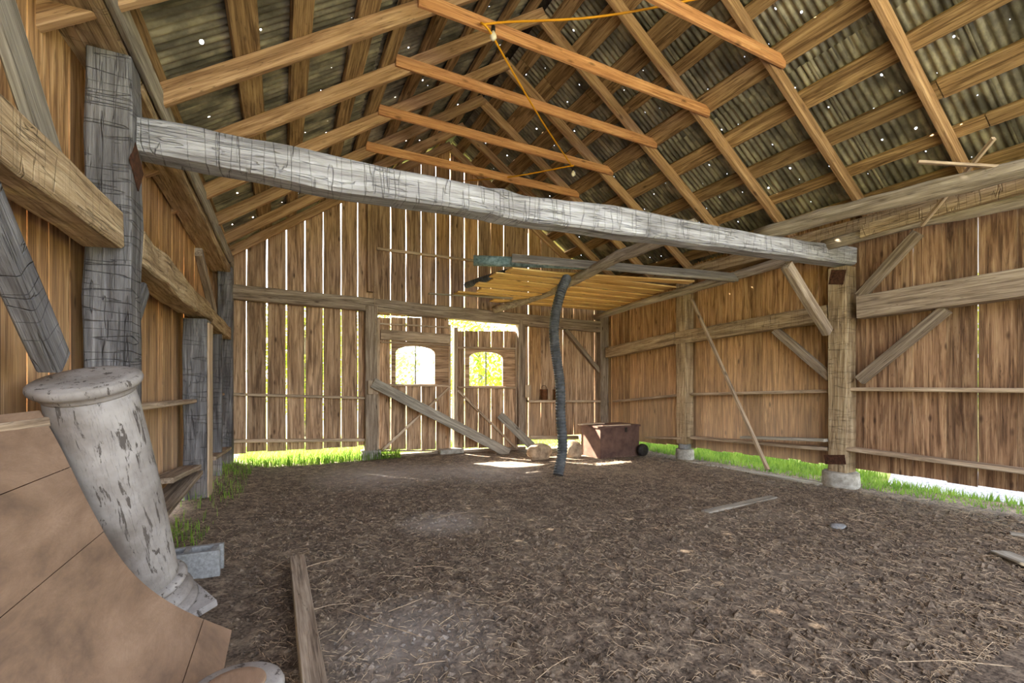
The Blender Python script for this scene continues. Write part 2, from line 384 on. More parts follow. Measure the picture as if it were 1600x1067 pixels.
tag(link('bounce_gravel', dv, M['gravel']), 'added pale gravel ground behind the camera, for less green bounce light', 'gravel', kind='structure')  # unseen ground added behind the camera to temper green bounce from the lawn
tag(link('gravel_strip', gv, M['gravel']), 'pale gravel bed outside the right wall, seen under its boards', 'gravel', kind='stuff')

# ---------------------------------------------------------------- planked walls
def plank(name, mw, width, z0, ztop, mat, parent, th=.025, edge=.005, seg=5, slope=0.0):
    """vertical board: local X = up, local Y = along the wall, local Z = outward."""
    vs, fs = [], []; L = ztop - z0; sd = R.random() * 90
    for i in range(seg + 1):
        s = i / seg
        ea = noise.noise(V(sd, s * L * 1.7, 0)) * edge; eb = noise.noise(V(sd + 9, s * L * 1.7, 3)) * edge; bw = noise.noise(V(sd + 4, s * 1.5, 9)) * .008
        xa = s * L; xb = s * L
        if i == seg: xb += slope
        for (x, y, z) in ((xa, ea, bw), (xb, width + eb, bw), (xb, width + eb, bw + th), (xa, ea, bw + th)): vs.append((x, y, z))
    for i in range(seg):
        for k in range(4):
            a = i * 4 + k; b = i * 4 + (k + 1) % 4; fs.append((a, a + 4, b + 4, b))
    fs.append((0, 1, 2, 3)); fs.append(tuple(seg * 4 + k for k in (3, 2, 1, 0)))
    return link(name, mesh(name, vs, fs), mat, mw, parent)
def wallm(p, u):                     # local X=up, Y=u, Z=up x u
    x = V(0, 0, 1); z = x.cross(u); m = Matrix((x, u, z)).transposed().to_4x4(); m.translation = p; return m

RX, RZ, RS = 3.13, 6.33, .69        # ridge x, rafter centre height there, slope
def rz(x): return RZ - RS * abs(x - RX)
# left wall
wl = empty('wall_left', (xl(0) - .27, 0, 0), kind='structure')
y = -1.1; i = 0
while y < 9.55:
    wd = R.uniform(.2, .3) if y < 3.6 else R.uniform(.15, .25)
    gap = R.choice((.002, .003, .006, .011))
    u = V(.013, 1, 0).normalized()
    p = V(xl(y) - .255 - .05 - R.uniform(0, .008), y, .10 + R.uniform(-.03, .03))
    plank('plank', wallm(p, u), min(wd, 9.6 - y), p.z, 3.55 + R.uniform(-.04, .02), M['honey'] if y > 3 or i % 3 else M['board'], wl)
    y += wd + gap; i += 1
# right wall
wr = empty('wall_right', (xr(0) + .27, 0, 0), kind='structure')
y = 9.2; i = 0
while y > -1.1:
    wd = R.uniform(.24, .33) if y < 3.6 else R.uniform(.17, .26)
    gap = R.choice((.002, .003, .003, .006)) if y < 7.6 else R.choice((.004, .012, .012))
    if 1.5 < y < 3.6 and i % 2: gap = .009
    u = V(-.012, -1, 0).normalized()
    zb = .22 - .15 * max(0, min(1, (y - 3.8) / 5)) + R.uniform(-.015, .015)
    p = V(xr(y) + .26 + R.uniform(0, .008), y, zb)
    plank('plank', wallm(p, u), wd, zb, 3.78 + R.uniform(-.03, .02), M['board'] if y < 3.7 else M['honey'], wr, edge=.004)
    y -= wd + gap; i += 1
# gable wall: board joints measured along the wall
gw = empty('wall_back', (3, yg(3) + .16, 0), kind='structure')
ux = V(1, -.036, 0).normalized()
def gx(px): return hit(px, 560, GB).x
def gpt(x, z, off=.16): return V(x, yg(x) + off, z)
joints = [362, 385, 417, 447.5, 476.5, 505, 533, 559, 582, 610.3, 634.5, 658, 681, 703.5, 725.6, 747, 767, 787, 806, 825.5, 845, 862, 879.5, 896.5, 913.5, 929, 948]
gapw = {385: .022, 417: .03, 447.5: .03, 476.5: .028, 505: .022, 533: .024, 559: .024, 582: .004, 610.3: .024, 634.5: .022, 658: .022, 681: .022, 703.5: .03, 725.6: .028, 747: .014, 767: .014, 787: .016, 806: .006, 825.5: .03, 845: .012, 862: .005, 879.5: .016, 896.5: .014, 913.5: .01, 929: .018}
DOOR_L, DOOR_R = gx(590), gx(808)
D_TOP = 1.4 + (HY - 503) / F * hit(700, 503, GB).xy.length * 0 + 0
D_TOP = hit(640, 497, GB).z
for a, b in zip(joints[:-1], joints[1:]):
    xa = gx(a) + gapw.get(a, 0) * .3; xb = gx(b) - gapw.get(b, 0) * .3
    if a < 380: xa -= .4
    if b > 940: xb += .08
    za, zb_ = rz(xa) + .045, rz(xb) + .045
    xm = (xa + xb) / 2
    mat = M['gable'] if xm < 2.2 else (M['honey'] if R.random() < .35 and xm > 3 else M['gable'])
    if xm > DOOR_L + .02 and xm < DOOR_R: z0 = D_TOP + .03
    else: z0 = .16 + R.uniform(-.02, .02)
    lo = min(za, zb_)
    if za < zb_ or True:
        pk = plank('plank', wallm(gpt(xa, z0), ux), xb - xa, z0, za, mat, gw, edge=.008, seg=7, slope=zb_ - za)

# eave/apex: small peak boards handled by slopes above
# ---------------------------------------------------------------- timber frame
def hw(s): return 0, 0, 1, 1
def post(px_unused, p, w, d, z0, z1, mat, label, name='wooden_post', jit=.012, **k):
    o = timber(name, V(p[0], p[1], z0), V(p[0], p[1], z1), d, w, mat, up=V(1, 0, 0), jit=jit, seg=14, ch=.012, **k)
    return tag(o, label, 'post')
# up=X -> local Y = X cross Z = -Y axis (depth), local Z = x axis(width)
pl = post(0, (xl(3.75) - .112, 3.75), .225, .26, -.05, 3.43, M['post'], 'thick grey hewn post at the left end of the big tie beam', jit=.02)
post(0, (xl(6.6) - .12, 6.72), .24, .34, .0, 2.16, M['post'], 'grey hewn post in the left wall under the hewn girt, beside the shelf rail')
p2 = bpy.data.objects['wooden_post.001']
fb = timber('lit_face_board', V(xl(6.6) + .012, 6.72, .0), V(xl(6.6) + .012, 6.72, 2.12), .33, .022, M['rail'], up=V(1, 0, 0), parent=p2, jit=.003, seg=8)  # added board; light on the post's sawn inner face is put into its colour
fb['label'] = 'added board coloured pale for the lit, sawn inner face of the post'
post(0, (xl(8.1) - .10, 8.1), .16, .12, -.1, 2.12, M['post'], 'narrow dark post between the second left post and the far left corner', jit=.006)
post(0, (xl(9.2) - .10, 9.30), .22, .22, -.1, 3.4, M['post'], 'grey corner post where the left wall meets the gable wall')
post(0, (xr(8.9) + .08, yg(6.9) + .10), .24, .22, -.1, 3.4, M['frame'], 'corner post with a knot hole where gable and right walls meet')
pr = post(0, (xr(3.7) + .125, 3.70), .25, .24, .17, 3.0, M['tan'], 'squared post at the right end of the tie beam, standing on a round pier', jit=.012)
ym = 6.45
pm = post(0, (xr(ym) + .12, ym + .08), .22, .24, .22, 3.35, M['tan'], 'pale hewn post midway along the right wall on a small footing', jit=.012)
xg1 = hit(580.5, 600, GF).x
post(0, (xg1, yg(xg1) + .08), .23, .20, .09, hit(580, 478, GF).z, M['frame'], 'gable wall post left of the double doors on a square footing', jit=.012)
xg2 = hit(816, 600, GF).x
post(0, (xg2 + .0, yg(xg2) + .08), .17, .16, .02, hit(816, 500, GF).z, M['frame'], 'gable wall post right of the double doors', jit=.006)
xg3 = hit(580, 400, GF).x
post(0, (xg3, yg(xg3) + .09), .12, .12, hit(580, 455, GF).z, rz(xg3) - .05, M['gable'], 'dark upright stud in the gable above the post by the doors', jit=.004)

# big tie beam: front face edges measured along its length
top = [(208, 180), (290, 194), (364, 210), (450, 225), (528, 241), (617, 262), (700, 279), (740, 287), (765, 293), (788, 294), (821, 304), (890, 313), (960, 320), (1060, 340), (1178, 363), (1260, 375), (1338, 385)]
bot = [(208, 228), (290, 247), (364, 261), (450, 279), (528, 295), (617, 308), (700, 321), (740, 328), (765, 332), (788, 337), (821, 342), (890, 353), (960, 362), (1060, 375), (1178, 391), (1260, 402), (1338, 412)]
def tie_mesh():
    vs = []; fs = []; T = [hit(a, b, TIE) for a, b in top]; B = [hit(a, b, TIE) for a, b in bot]
    T2, B2 = [], []
    for k in range(len(T) - 1):
        for s in range(3):
            T2.append(T[k].lerp(T[k + 1], s / 3)); B2.append(B[k].lerp(B[k + 1], s / 3))
    T2.append(T[-1] + V(.12, 0, 0)); B2.append(B[-1] + V(.12, 0, 0))
    p0 = (T2[0] + B2[0]) / 2; p1 = (T2[-1] + B2[-1]) / 2
    m = frame(p0, p1); mi = m.inverted(); D = .25
    for k, (a, b) in enumerate(zip(T2, B2)):
        o = V(0, D, 0); c = .02
        ring = [b + V(0, .0, c), b + V(0, c * 1.5, -.004), b + o - V(0, .03, .0), b + o + V(0, 0, .03), a + o - V(0, 0, .02), a + o - V(0, .03, 0), a + V(0, c, 0), a - V(0, 0, c)]
        for r_ in ring:
            j = noise.noise_vector(r_ * 2.5) * .014 + noise.noise_vector(r_ * 9) * .006
            vs.append(mi @ (r_ + j))
    n = 8; N = len(T2)
    for i in range(N - 1):
        for k in range(n):
            a = i * n + k; b = i * n + (k + 1) % n; fs.append((a, b, b + n, a + n))
    fs.append(tuple(reversed(range(n)))); fs.append(tuple((N - 1) * n + k for k in range(n)))
    return mesh('tie_beam', vs, fs), m
me, m = tie_mesh()
tag(link('tie_beam', me, M['hewn'], m), 'long pale grey hewn tie beam spanning the barn from post to post', 'beam')

def girt(name, a, b, pl, h, d, mat, label, cat='beam', jit=.012, seg=16, ext0=0, ext1=0, back=0.0, drop=0.0, ch=.01, parent=None, up=None, path=None):
    n = pl[1]; p, q = hit(*a, pl), hit(*b, pl); u = (q - p).normalized()
    p -= u * ext0; q += u * ext1; o = -n * (d / 2 + back) - V(0, 0, drop)
    # across = in-plane perpendicular ; depth = n.  local Y = up x dir
    up = n.cross(u)
    if up.z < 0: up = -up
    ob = timber(name, p + o, q + o, d, h, mat, up=up, jit=jit, seg=seg, ch=ch, parent=parent, path=path)
    if label: tag(ob, label, cat)
    return ob
LW2 = (V(xl(0) - .03, 0, 0), NL)
# near left girt (runs past the camera's left)
yb = 3.60; p1 = V(xl(3.4) - .03 - .10, yb, 2.335); p0 = V(xl(0) - .13, .1, 2.30)
tag(timber('hewn_girt', p0, p1, .2, .235, M['tan'], jit=.016, seg=18, ch=.012), 'thick tan hewn girt at upper left, ending at the near grey post', 'beam')
tag(timber('hewn_girt', V(xl(4) - .11, 3.89, 2.30), V(xl(6.7) - .11, 6.98, 2.27), .23, .235, M['tan'], jit=.028, seg=18, ch=.014, path=lambda s: (0, .02 * math.sin(s * 9), 1, 1 - .15 * s)),
    'rough hewn girt on the left wall between the two grey posts', 'beam')
tag(timber('hewn_girt', V(xl(7) - .11, 7.0, 2.27), V(xl(9) - .11, 9.18, 2.24), .2, .20, M['tan'], jit=.014, seg=10, ch=.01),
    'short hewn girt on the left wall ending at the far corner post', 'beam')
# left wall plate with its pale edge board
tag(timber('wall_plate', V(xl(0) - .17, -1.0, 3.58), V(xl(3.9) - .17, 3.95, 3.56), .30, .26, M['tan'], jit=.02, seg=14, ch=.015), 'dark hewn wall plate at top left over the near post', 'beam')
tag(timber('wall_plate', V(xl(4) - .16, 3.96, 3.52), V(xl(9) - .16, 9.35, 3.40), .28, .24, M['tan'], jit=.02, seg=16, ch=.015), 'yellowish hewn wall plate running along the left wall to the gable', 'beam')
tag(timber('edge_board', V(xl(0) + .005, -1.0, 3.60), V(xl(9) + .005, 9.3, 3.47), .035, .19, M['greyplank'], jit=.004, seg=12), 'long pale board nailed along the inner edge of the left wall plate', 'board')
# right wall plate
tag(timber('wall_plate', V(xr(0) + .13, -1.0, 3.48), V(xr(9) + .13, 9.1, 3.50), .24, .22, M['tan'], jit=.012, seg=16, ch=.012), 'hewn wall plate along the top of the right wall behind the log poles', 'beam')
# right wall girts
girt('hewn_girt', (946, 551), (1053, 528), RW, .24, .2, M['tan'], 'short hewn girt at the far end of the right wall', back=.0)
girt('hewn_girt', (1054, 528), (1291, 489), RW, .235, .2, M['tan'], 'long hewn girt on the right wall between the mid post and the pier post', seg=18)
girt('sawn_girt', (1338, 480), (1600, 440), RW, .30, .2, M['frame'], 'wide grey girt on the right wall nearest the camera', ext1=3.0, jit=.005)
# gable girt
girt('gable_girt', (364, 455), (943, 511), GF, .255, .18, M['frame'], 'long grey beam across the gable wall above the double doors', jit=.010, seg=20)

# braces
def brace(a, b, pl, h, d, mat, label, **k):
    return girt('diagonal_brace', a, b, pl, h, d, mat, label, cat='brace', jit=.004, seg=5, **k)
brace((-20, 240), (112, 566), LW2, .14, .09, M['post'], 'dark diagonal brace rising left from behind the column top', back=.02)
brace((40, -70), (140, 285), LW2, .17, .06, M['greyplank'], 'grey diagonal board brace at top left between plate and girt', back=.10)
brace((247, 452), (216, 560), LW, .11, .10, M['post'], 'short brace below the hewn girt beside the near left post', back=.06)
brace((324, 395), (345, 490), LW, .12, .08, M['frame'], 'short brace from the left wall plate down to the corner post', back=.05)
tb = (V(0, 3.72, 0), V(0, -1, 0))
brace((1238, 412), (1303, 518), tb, .14, .10, M['frame'], 'stout brace from the tie beam down to the pier post', back=.03)
brace((1428, 362), (1337, 462), RW, .12, .10, M['frame'], 'brace rising right from the pier post to the wall plate', back=.05)
brace((1472, 482), (1337, 594), RW, .13, .10, M['frame'], 'brace under the wide grey girt right of the pier post', back=.05)
brace((1205, 515), (1291, 590), RW, .12, .08, M['frame'], 'brace under the long hewn girt left of the pier post', back=.06)
brace((886, 514), (940, 580), GF, .10, .08, M['frame'], 'thin brace on the gable wall beside the right corner post', back=.04)

# rails as parts of the walls
def rail(wall, a, b, pl, h, d, mat=None, **k):
    return girt('rail', a, b, pl, h, d, mat or M['rail'], None, parent=wall, jit=.004, seg=6, **k)
LRP = (V(xl(0) - .10, 0, 0), NL)
rail(wl, (217, 637), (320, 625), LRP, .045, .15)
timber('rail', V(xl(0) - .18, -1.0, 1.22), V(xl(3.6) - .18, 3.6, 1.22), .13, .045, M['rail'], parent=wl, jit=.004, seg=6)
rail(wl, (338, 616), (362, 616), LRP, .04, .13)
rail(wl, (264, 803), (317, 738), LW, .05, .22, M['frame'], back=0)
rail(wl, (338, 716), (362, 700), LW, .05, .2, M['frame'])
rail(gw, (363, 616), (571, 622), GF, .05, .1, back=.05)
rail(gw, (365, 690), (571, 688), GF, .06, .1, back=.05)
rail(gw, (590, 386), (742, 405), GF, .055, .06, back=.09)
rail(gw, (826, 627), (952, 627), GF, .05, .14, back=.0)
rail(gw, (830, 684), (905, 684), GF, .09, .12, back=.02)
RRP = (V(xr(0) + .10, 0, 0), NR)
rail(wr, (957, 627), (1064, 617), RRP, .05, .13)
rail(wr, (1080, 616), (1292, 611), RRP, .05, .13)
rail(wr, (1326, 608), (1600, 610), RRP, .05, .13, ext1=3)
rail(wr, (1008, 684), (1064, 685), RW, .05, .2)
rail(wr, (1078, 684), (1292, 702), RW, .05, .2)
rail(wr, (1322, 702), (1600, 738), RW, .05, .2, ext1=2.5)

# ---------------------------------------------------------------- roof
ce = empty('ceiling', (RX, 4, 3.5), kind='structure')
RYS = [-.75, .25, 1.25, 2.28, 3.32, 4.36, 5.33, 6.38, 7.40, 8.35, 9.22]
XL0, XR0 = -1.25, 7.42
for y in RYS:
    y = yg(3) - .02 if y > 9 else y
    for s in (-1, 1):
        x1 = XL0 if s < 0 else XR0
        dy = .0 if s < 0 else .07
        p1 = V(x1, y + dy, rz(x1)); p0 = V(RX, y + dy, RZ)
        timber('rafter', p0, p1, .065, .15, M['rafter'], parent=ce, jit=.004, seg=8, ch=.006)
nrm = {s: V(s * RS, 0, 1).normalized() for s in (-1, 1)}
TL = math.sqrt(1 + RS * RS)
for s in (-1, 1):
    run = (RX - XL0) if s < 0 else (XR0 - RX)
    n = 9; offs = [.16] + [run * (k + .35 * R.random() - .15) / n for k in range(1, n)] + [run - .12]
    for k, q in enumerate(offs):
        cuts = [-1.05, R.uniform(1.0, 2.6), R.uniform(5.2, 6.6), 9.62]
        wdt = R.choice((.15, .19, .22, .27))
        for a, b in zip(cuts[:-1], cuts[1:]):
            x = RX + s * q; c = V(x, 0, rz(x)) + nrm[s] * (.075 + .024)
            timber('purlin', V(c.x, a + .005, c.z), V(c.x, b - .005, c.z), wdt * R.uniform(.9, 1.1), .046, M['purlin'], parent=ce, up=nrm[s], jit=.003, seg=4, ch=.003)
# corrugated sheets (shared mesh): local X down the slope, Y along the ridge
def sheet_mesh(L, W):
    n = int(W / .0127); vs = []; fs = []
    for i in range(n + 1):
        yy = i * W / n; z = .012 * math.cos(2 * PI * yy / .076)
        vs += [(0, yy, z), (L, yy, z)]
    for i in range(n): a = 2 * i; fs.append((a, a + 1, a + 3, a + 2))
    return mesh('roof_sheet', vs, fs, True)
for s in (-1, 1):
    run = ((RX - XL0) if s < 0 else (XR0 - RX)) * TL
    L = run / 2 + .12; sm = sheet_mesh(L, .66); sm.materials.append(M['metal'])
    for c in (0, 1):
        y = -1.1; k = 0
        while y < 9.5:
            d = V(s, 0, -RS).normalized(); nn = nrm[s]
            st = 0 if c == 0 else run / 2 - .08
            p = V(RX, y + R.uniform(-.012, .012), RZ) + d * (st + (-.02 if c == 0 else 0)) + nn * (.075 + .048 + .012 + (.012 if c == 0 else .0) + (.004 if k % 2 else 0) + R.uniform(0, .004))
            yy = nn.cross(d); m = Matrix((d, yy, nn)).transposed().to_4x4(); m.translation = p if yy.y > 0 else p + V(0, .66, 0)
            link('roof_sheet', sm, None, m, ce); y += .60; k += 1
rc = mesh('ridge_cap', [(RX - .15, -1.1, RZ + .10), (RX, -1.1, RZ + .21), (RX + .15, -1.1, RZ + .10), (RX - .15, 9.8, RZ + .10), (RX, 9.8, RZ + .21), (RX + .15, 9.8, RZ + .10)], [(0, 1, 4, 3), (1, 2, 5, 4)])
link('ridge_cap', rc, M['iron'], None, ce)
# collar ties
ties = [(3.32, 'orange collar tie cut by the top edge of the picture, where the yellow cord starts'), (4.36, 'long orange collar tie with the first bulb of the yellow cord'),
        (5.33, 'orange collar tie crossed behind the falling yellow cord'), (6.38, 'orange collar tie with the second bulb of the yellow cord'), (7.40, 'farthest collar tie, just above the grey tie beam')]
ZC = 5.05
for y, lb in ties:
    hwd = (RZ - ZC) / RS + .12
    a = V(RX - hwd, y - .052, ZC + R.uniform(-.02, .02)); b = V(RX + hwd + .02, y - .0, ZC + R.uniform(-.02, .02))
    tag(timber('collar_tie', a, b, .045, .135, M['new'], jit=.005, seg=8, ch=.008), lb, 'beam')

# ---------------------------------------------------------------- doors in the gable wall
def dpt(px, py, off=0.0):
    q = hit(px, py, GB); return V(q.x, yg(q.x) + .16 - off, q.z)
def gbar(name, a, b, h, d, off, mat, parent, **k):
    pl2 = (V(0, yg(0) + .16 - off, 0), NG)
    n = NG; p, q = hit(*a, GB), hit(*b, GB)
    p = V(p.x, yg(p.x) + .16 - off + d / 2, p.z); q = V(q.x, yg(q.x) + .16 - off + d / 2, q.z)
    u = (q - p).normalized(); up = n.cross(u)
    if up.z < 0: up = -up
    return timber(name, p, q, d, h, mat, up=up, parent=parent, jit=.002, seg=3, ch=.004, **k)
def door(nm, jts, pxl, pxr, ptop, pbot, win, pn):
    D = empty(nm, dpt((pxl + pxr) / 2, pbot), kind='structure')
    wx0, wx1, wy0, wy1 = pn
    for a, b in zip(jts[:-1], jts[1:]):
        ga = .014 if a not in (pxl,) else .0; gb = .014 if b not in (pxr,) else .0
        A = hit(a, 560, GB).x + ga / 2; B = hit(b, 560, GB).x - gb / 2
        zt = hit(b, ptop, GB).z - .01; z0 = hit(a, pbot, GB).z
        zw0, zw1 = hit((wx0 + wx1) / 2, wy1, GB).z, hit((wx0 + wx1) / 2, wy0, GB).z
        spans = [(z0, zt)]
        if b > wx0 + 2 and a < wx1 - 2: spans = [(z0, zw0 + .02), (zw1 - .02, zt)]
        for s0, s1 in spans: plank('plank', wallm(gpt(A, s0, .15), ux), B - A, s0, s1, M['gable'], D, edge=.004, seg=3, th=.02)
    return D
d1 = door('door_1', [590, 610.3, 634.5, 658, 681, 701], 590, 701, 496, 703, None, (613, 690, 537, 602))
d2 = door('door_2', [707, 725.6, 747, 767, 787, 806], 707, 806, 517, 700, None, (727, 790, 546, 604))
# rails and stiles of the doors
gbar('top_rail', (592, 506), (702, 512), .035, .03, .06, M['rail'], d1)
gbar('stile', (591, 500), (590, 702), .05, .03, .06, M['rail'], d1)
gbar('stile', (701.5, 508), (701.5, 703), .045, .03, .06, M['rail'], d1)
gbar('ledge', (594, 523), (702, 530), .20, .05, .08, M['rail'], d1)
gbar('ledge', (594, 535), (702, 540), .03, .06, .09, M['rail'], d1)
gbar('ledge', (592, 601), (702, 603), .04, .07, .10, M['rail'], d1)
gbar('cross_brace', (700, 606), (597, 702), .05, .03, .08, M['rail'], d1)
gbar('stile', (711, 512), (711, 700), .09, .03, .06, M['rail'], d2)
gbar('stile', (805, 520), (806, 700), .045, .03, .06, M['rail'], d2)
gbar('ledge', (713, 543), (804, 545), .04, .05, .08, M['rail'], d2)
gbar('ledge', (713, 605), (804, 606), .04, .07, .10, M['rail'], d2)
gbar('cross_brace', (714, 610), (803, 698), .05, .03, .08, M['rail'], d2)
gbar('bottom_rail', (592, 704), (700, 704), .03, .05, .04, M['rail'], d1)
# arched windows
def window(nm, x0, x1, yt, ybm, fx0, fx1, fy0, fy1, mul):
    W = empty(nm, dpt((x0 + x1) / 2, ybm), kind='structure')
    c = dpt((x0 + x1) / 2, (yt + ybm) / 2)
    def loc(px, py): q = hit(px, py, GB); return V((q - hit((x0 + x1) / 2, (yt + ybm) / 2, GB)).dot(ux), 0, q.z - c.z)
    L_, R_ = loc(x0, ybm), loc(x1, ybm); T = loc((x0 + x1) / 2, yt).z; Bz = (L_.z + R_.z) / 2
    sh = Bz + (T - Bz) * .80; inner = [(L_.x, Bz)]
    N = 12
    for k in range(N + 1):
        a = PI - PI * k / N; inner.append(((L_.x + R_.x) / 2 + (R_.x - L_.x) / 2 * math.cos(a), sh + (T - sh) * math.sin(a) ** .8))
    inner.append((R_.x, Bz))
    fo = [loc(fx0, fy1), loc(fx1, fy0)]
    ox0, ox1, oz0, oz1 = fo[0].x, fo[1].x, fo[0].z, fo[1].z
    outer = []
    n = len(inner)
    for k, (x, z) in enumerate(inner):
        if k == 0: outer.append((ox0, oz0))
        elif k == n - 1: outer.append((ox1, oz0))
        elif k == 1: outer.append((ox0, z))
        elif k == n - 2: outer.append((ox1, z))
        else:
            t = (k - 1) / (n - 3); outer.append((ox0 + (ox1 - ox0) * t, oz1))
    outer[2] = (ox0, oz1); outer[n - 3] = (ox1, oz1)
    vs = []; fs = []
    for yy in (-.012, .02):
        vs += [(x, yy, z) for x, z in inner]; vs += [(x, yy, z) for x, z in outer]
    for k in range(n - 1):
        fs.append((k, k + 1, n + k + 1, n + k)); fs.append((2 * n + k, 3 * n + k, 3 * n + k + 1, 2 * n + k + 1))
        fs.append((k, 2 * n + k, 2 * n + k + 1, k + 1)); fs.append((n + k, n + k + 1, 3 * n + k + 1, 3 * n + k))
    m = Matrix((ux, V(0, 0, 1).cross(ux), V(0, 0, 1))).transposed().to_4x4(); m.translation = V(c.x, yg(c.x) + .15, c.z)
    link('window_frame', mesh('window_frame', vs, fs), M['gable'], m, W)
    cx = (L_.x + R_.x) / 2; mx = loc(mul, ybm).x
    def flat(name, x0, x1, z0, z1, y0, y1, mat):
        v = [(x, y, z) for x in (x0, x1) for y in (y0, y1) for z in (z0, z1)]
        return link(name, mesh(name, v, [(0, 1, 3, 2), (4, 6, 7, 5), (0, 4, 5, 1), (2, 3, 7, 6), (0, 2, 6, 4), (1, 5, 7, 3)]), mat, m, W)
    flat('mullion', mx - .012, mx + .012, Bz, T, .003, .02, M['iron'])
    flat('pane', L_.x, mx - .012, Bz, T + .02, .021, .024, M['glass']); flat('pane', mx + .012, R_.x, Bz, T + .02, .021, .024, M['glass'])
    flat('window_sill', L_.x - .05, R_.x + .05, Bz - .03, Bz - .001, -.06, .0, M['rail'])
window('window_1', 618, 679, 541, 600, 611, 701, 536, 603, 649)
window('window_2', 733, 785, 550, 603, 726, 806, 546, 606, 759)

# gable details
gs = gpt(gx(705), hit(705, 700, GB).z - .03, .05)
# loose planks leaning on the doors
def stick(name, p, q, w, h, mat, label, cat='plank', up=V(0, 0, 1), **k):
    return tag(timber(name, p, q, w, h, mat, up=up, jit=k.pop('jit', .003), seg=k.pop('seg', 6), ch=.004, **k), label, cat)
g2 = lambda px, py, y: PY(px, py, y)
stick('leaning_plank', g2(583, 598, 9.05), g2(795, 708, 8.72), .03, .20, M['greyplank'], 'long wide plank leaning diagonally across both doors', up=V(-.3, .2, 1))
stick('leaning_plank', g2(781, 648, 9.0), g2(857, 722, 8.05), .035, .17, M['greyplank'], 'short plank leaning against the right-hand door', up=V(0, .3, 1))
bk = dpt(580, 605, .24); stick('wood_block', bk + V(0, 0, -.13), bk + V(0, 0, .13), .04, .2, M['rail'], 'flat wood block nailed to the post left of the doors', 'block', up=V(1, 0, 0))
bk = dpt(817, 611, .25); stick('wood_block', bk + V(0, 0, -.14), bk + V(0, 0, .14), .04, .13, M['rail'], 'small wood block nailed to the post right of the doors', 'block', up=V(1, 0, 0))
st = dpt(702, 703, .1); stick('threshold_block', V(st.x - .25, st.y, -.03), V(st.x + .25, st.y - .02, -.02), .2, .1, M['concrete'], 'pale flat stone under the gap between the two doors', 'stone')
a = dpt(592, 716, .02); b = dpt(820, 712, .02)
stick('sill_board', V(a.x, a.y, -.07), V(b.x, b.y, -.07), .06, .07, M['frame'], 'board lying along the ground below the double doors', 'board')
# slats on gable: thin cord hanging on left post
cpt = [dpt(583, 440, .24), dpt(582, 470, .25), dpt(583, 500, .26), dpt(585, 522, .26), dpt(581, 524, .26)]
tag(tube('hanging_twine', cpt, .005, M['straw'], sides=6), 'thin twine hanging down the post left of the doors', 'twine')

# footings
def rock(name, c, sx, sy, sz, mat, label, cat='stone', sd=0, sub=3):
    bm = bmesh.new(); bmesh.ops.create_icosphere(bm, subdivisions=sub, radius=1)
    for v in bm.verts:
        n = noise.noise(v.co * 1.5 + V(sd, 0, 0)) * .25; v.co *= (1 + n); v.co = V(v.co.x * sx, v.co.y * sy, v.co.z * sz)
    me = bpy.data.meshes.new(name); bm.to_mesh(me); bm.free(); me.polygons.foreach_set('use_smooth', [True] * len(me.polygons))
    return tag(link(name, me, mat, Matrix.Translation(c)), label, cat)
pc = V(xr(3.7) + .13, 3.72, 0)
pier = tag(lathe('concrete_pier', [(.215, -.12), (.225, 0), (.22, .08), (.215, .155), (.2, .165)], M['concrete'], Matrix.Translation(pc), jit=.03), 'round concrete pier under the right-hand post', 'pier')
mp = V(xr(ym) + .12, ym + .08, 0)
tag(lathe('concrete_pier', [(.17, -.2), (.17, -.06), (.165, .10), (.16, .115)], M['concrete'], Matrix.Translation(mp), jit=.03), 'small concrete footing under the mid post of the right wall', 'pier')
tag(lathe('post_shoe', [(.11, .115), (.12, .14), (.115, .2), (.105, .225)], M['block'], Matrix.Translation(mp), sides=24, jit=.06), 'pale metal shoe between footing and mid post of the right wall', 'bracket')
gp = V(xg1, yg(xg1) + .08, 0)
stick('concrete_footing', gp + V(-.17, 0, .0), gp + V(.17, 0, .0), .26, .18, M['concrete'], 'square concrete footing under the gable post left of the doors', 'footing')
# iron plates on the right post
def plate(name, a, b, pl, h, d, lb, parent):
    return girt(name, a, b, pl, h, d, M['rust'], None, parent=parent, jit=0, seg=1, ch=.002, back=-d)
plate('shoe_plate', (1289, 718), (1321, 718), RW, .13, .008, '', pr)
plate('nail_plate', (1297, 433), (1320, 433), RW, .2, .006, '', pr)
z_ = 2.62
plate('nail_plate', (206, 235), (219, 285), LW, .2, .006, '', pl)

# ---------------------------------------------------------------- loft: log joists, boards
def log(pts, r, label, mat='log', jit=.02, name='log_pole'):
    return tag(tube(name, pts, r, M[mat], sides=12, jit=jit, seg=5), label, 'pole')
def zj(y): return 2.94 + (9 - y) * .075
D0, D1 = PY(772, 484, 9.02), PZ(1012, 383, 3.33)
log([D0, PY(850, 460, 8.0) , PY(900, 436, 6.6), PY(958, 405, 5.6), D1, D1 + (D1 - D0).normalized() * .75], (.075, .095), 'knotty log joist under the loft boards, running from gable to tie beam')
C0, C1 = PX(930, 496, 6.55), PX(1205, 414, 6.95)
log([C0, PX(1000, 474, 6.63), PX(1100, 446, 6.8), C1, C1 + (C1 - C0).normalized() * .9], (.065, .085), 'straight log joist along the right wall under the loft boards')
A0 = PY(1195, 366, 4.0); A1 = PX(1600, 262, 6.05)
log([A0 - (A1 - A0).normalized() * .1, A0.lerp(A1, .4) + V(0, 0, .03), A1, A1 + (A1 - A0).normalized() * 2.4], (.10, .085), 'upper log pole resting on the right end of the tie beam')
B0 = PY(1292, 382, 3.62); B1 = PX(1600, 312, 6.62)
log([B0 - (B1 - B0).normalized() * .05, B0.lerp(B1, .5) + V(0, 0, .02), B1, B1 + (B1 - B0).normalized() * 2.2], (.07, .075), 'lower rough log pole resting near the right post')
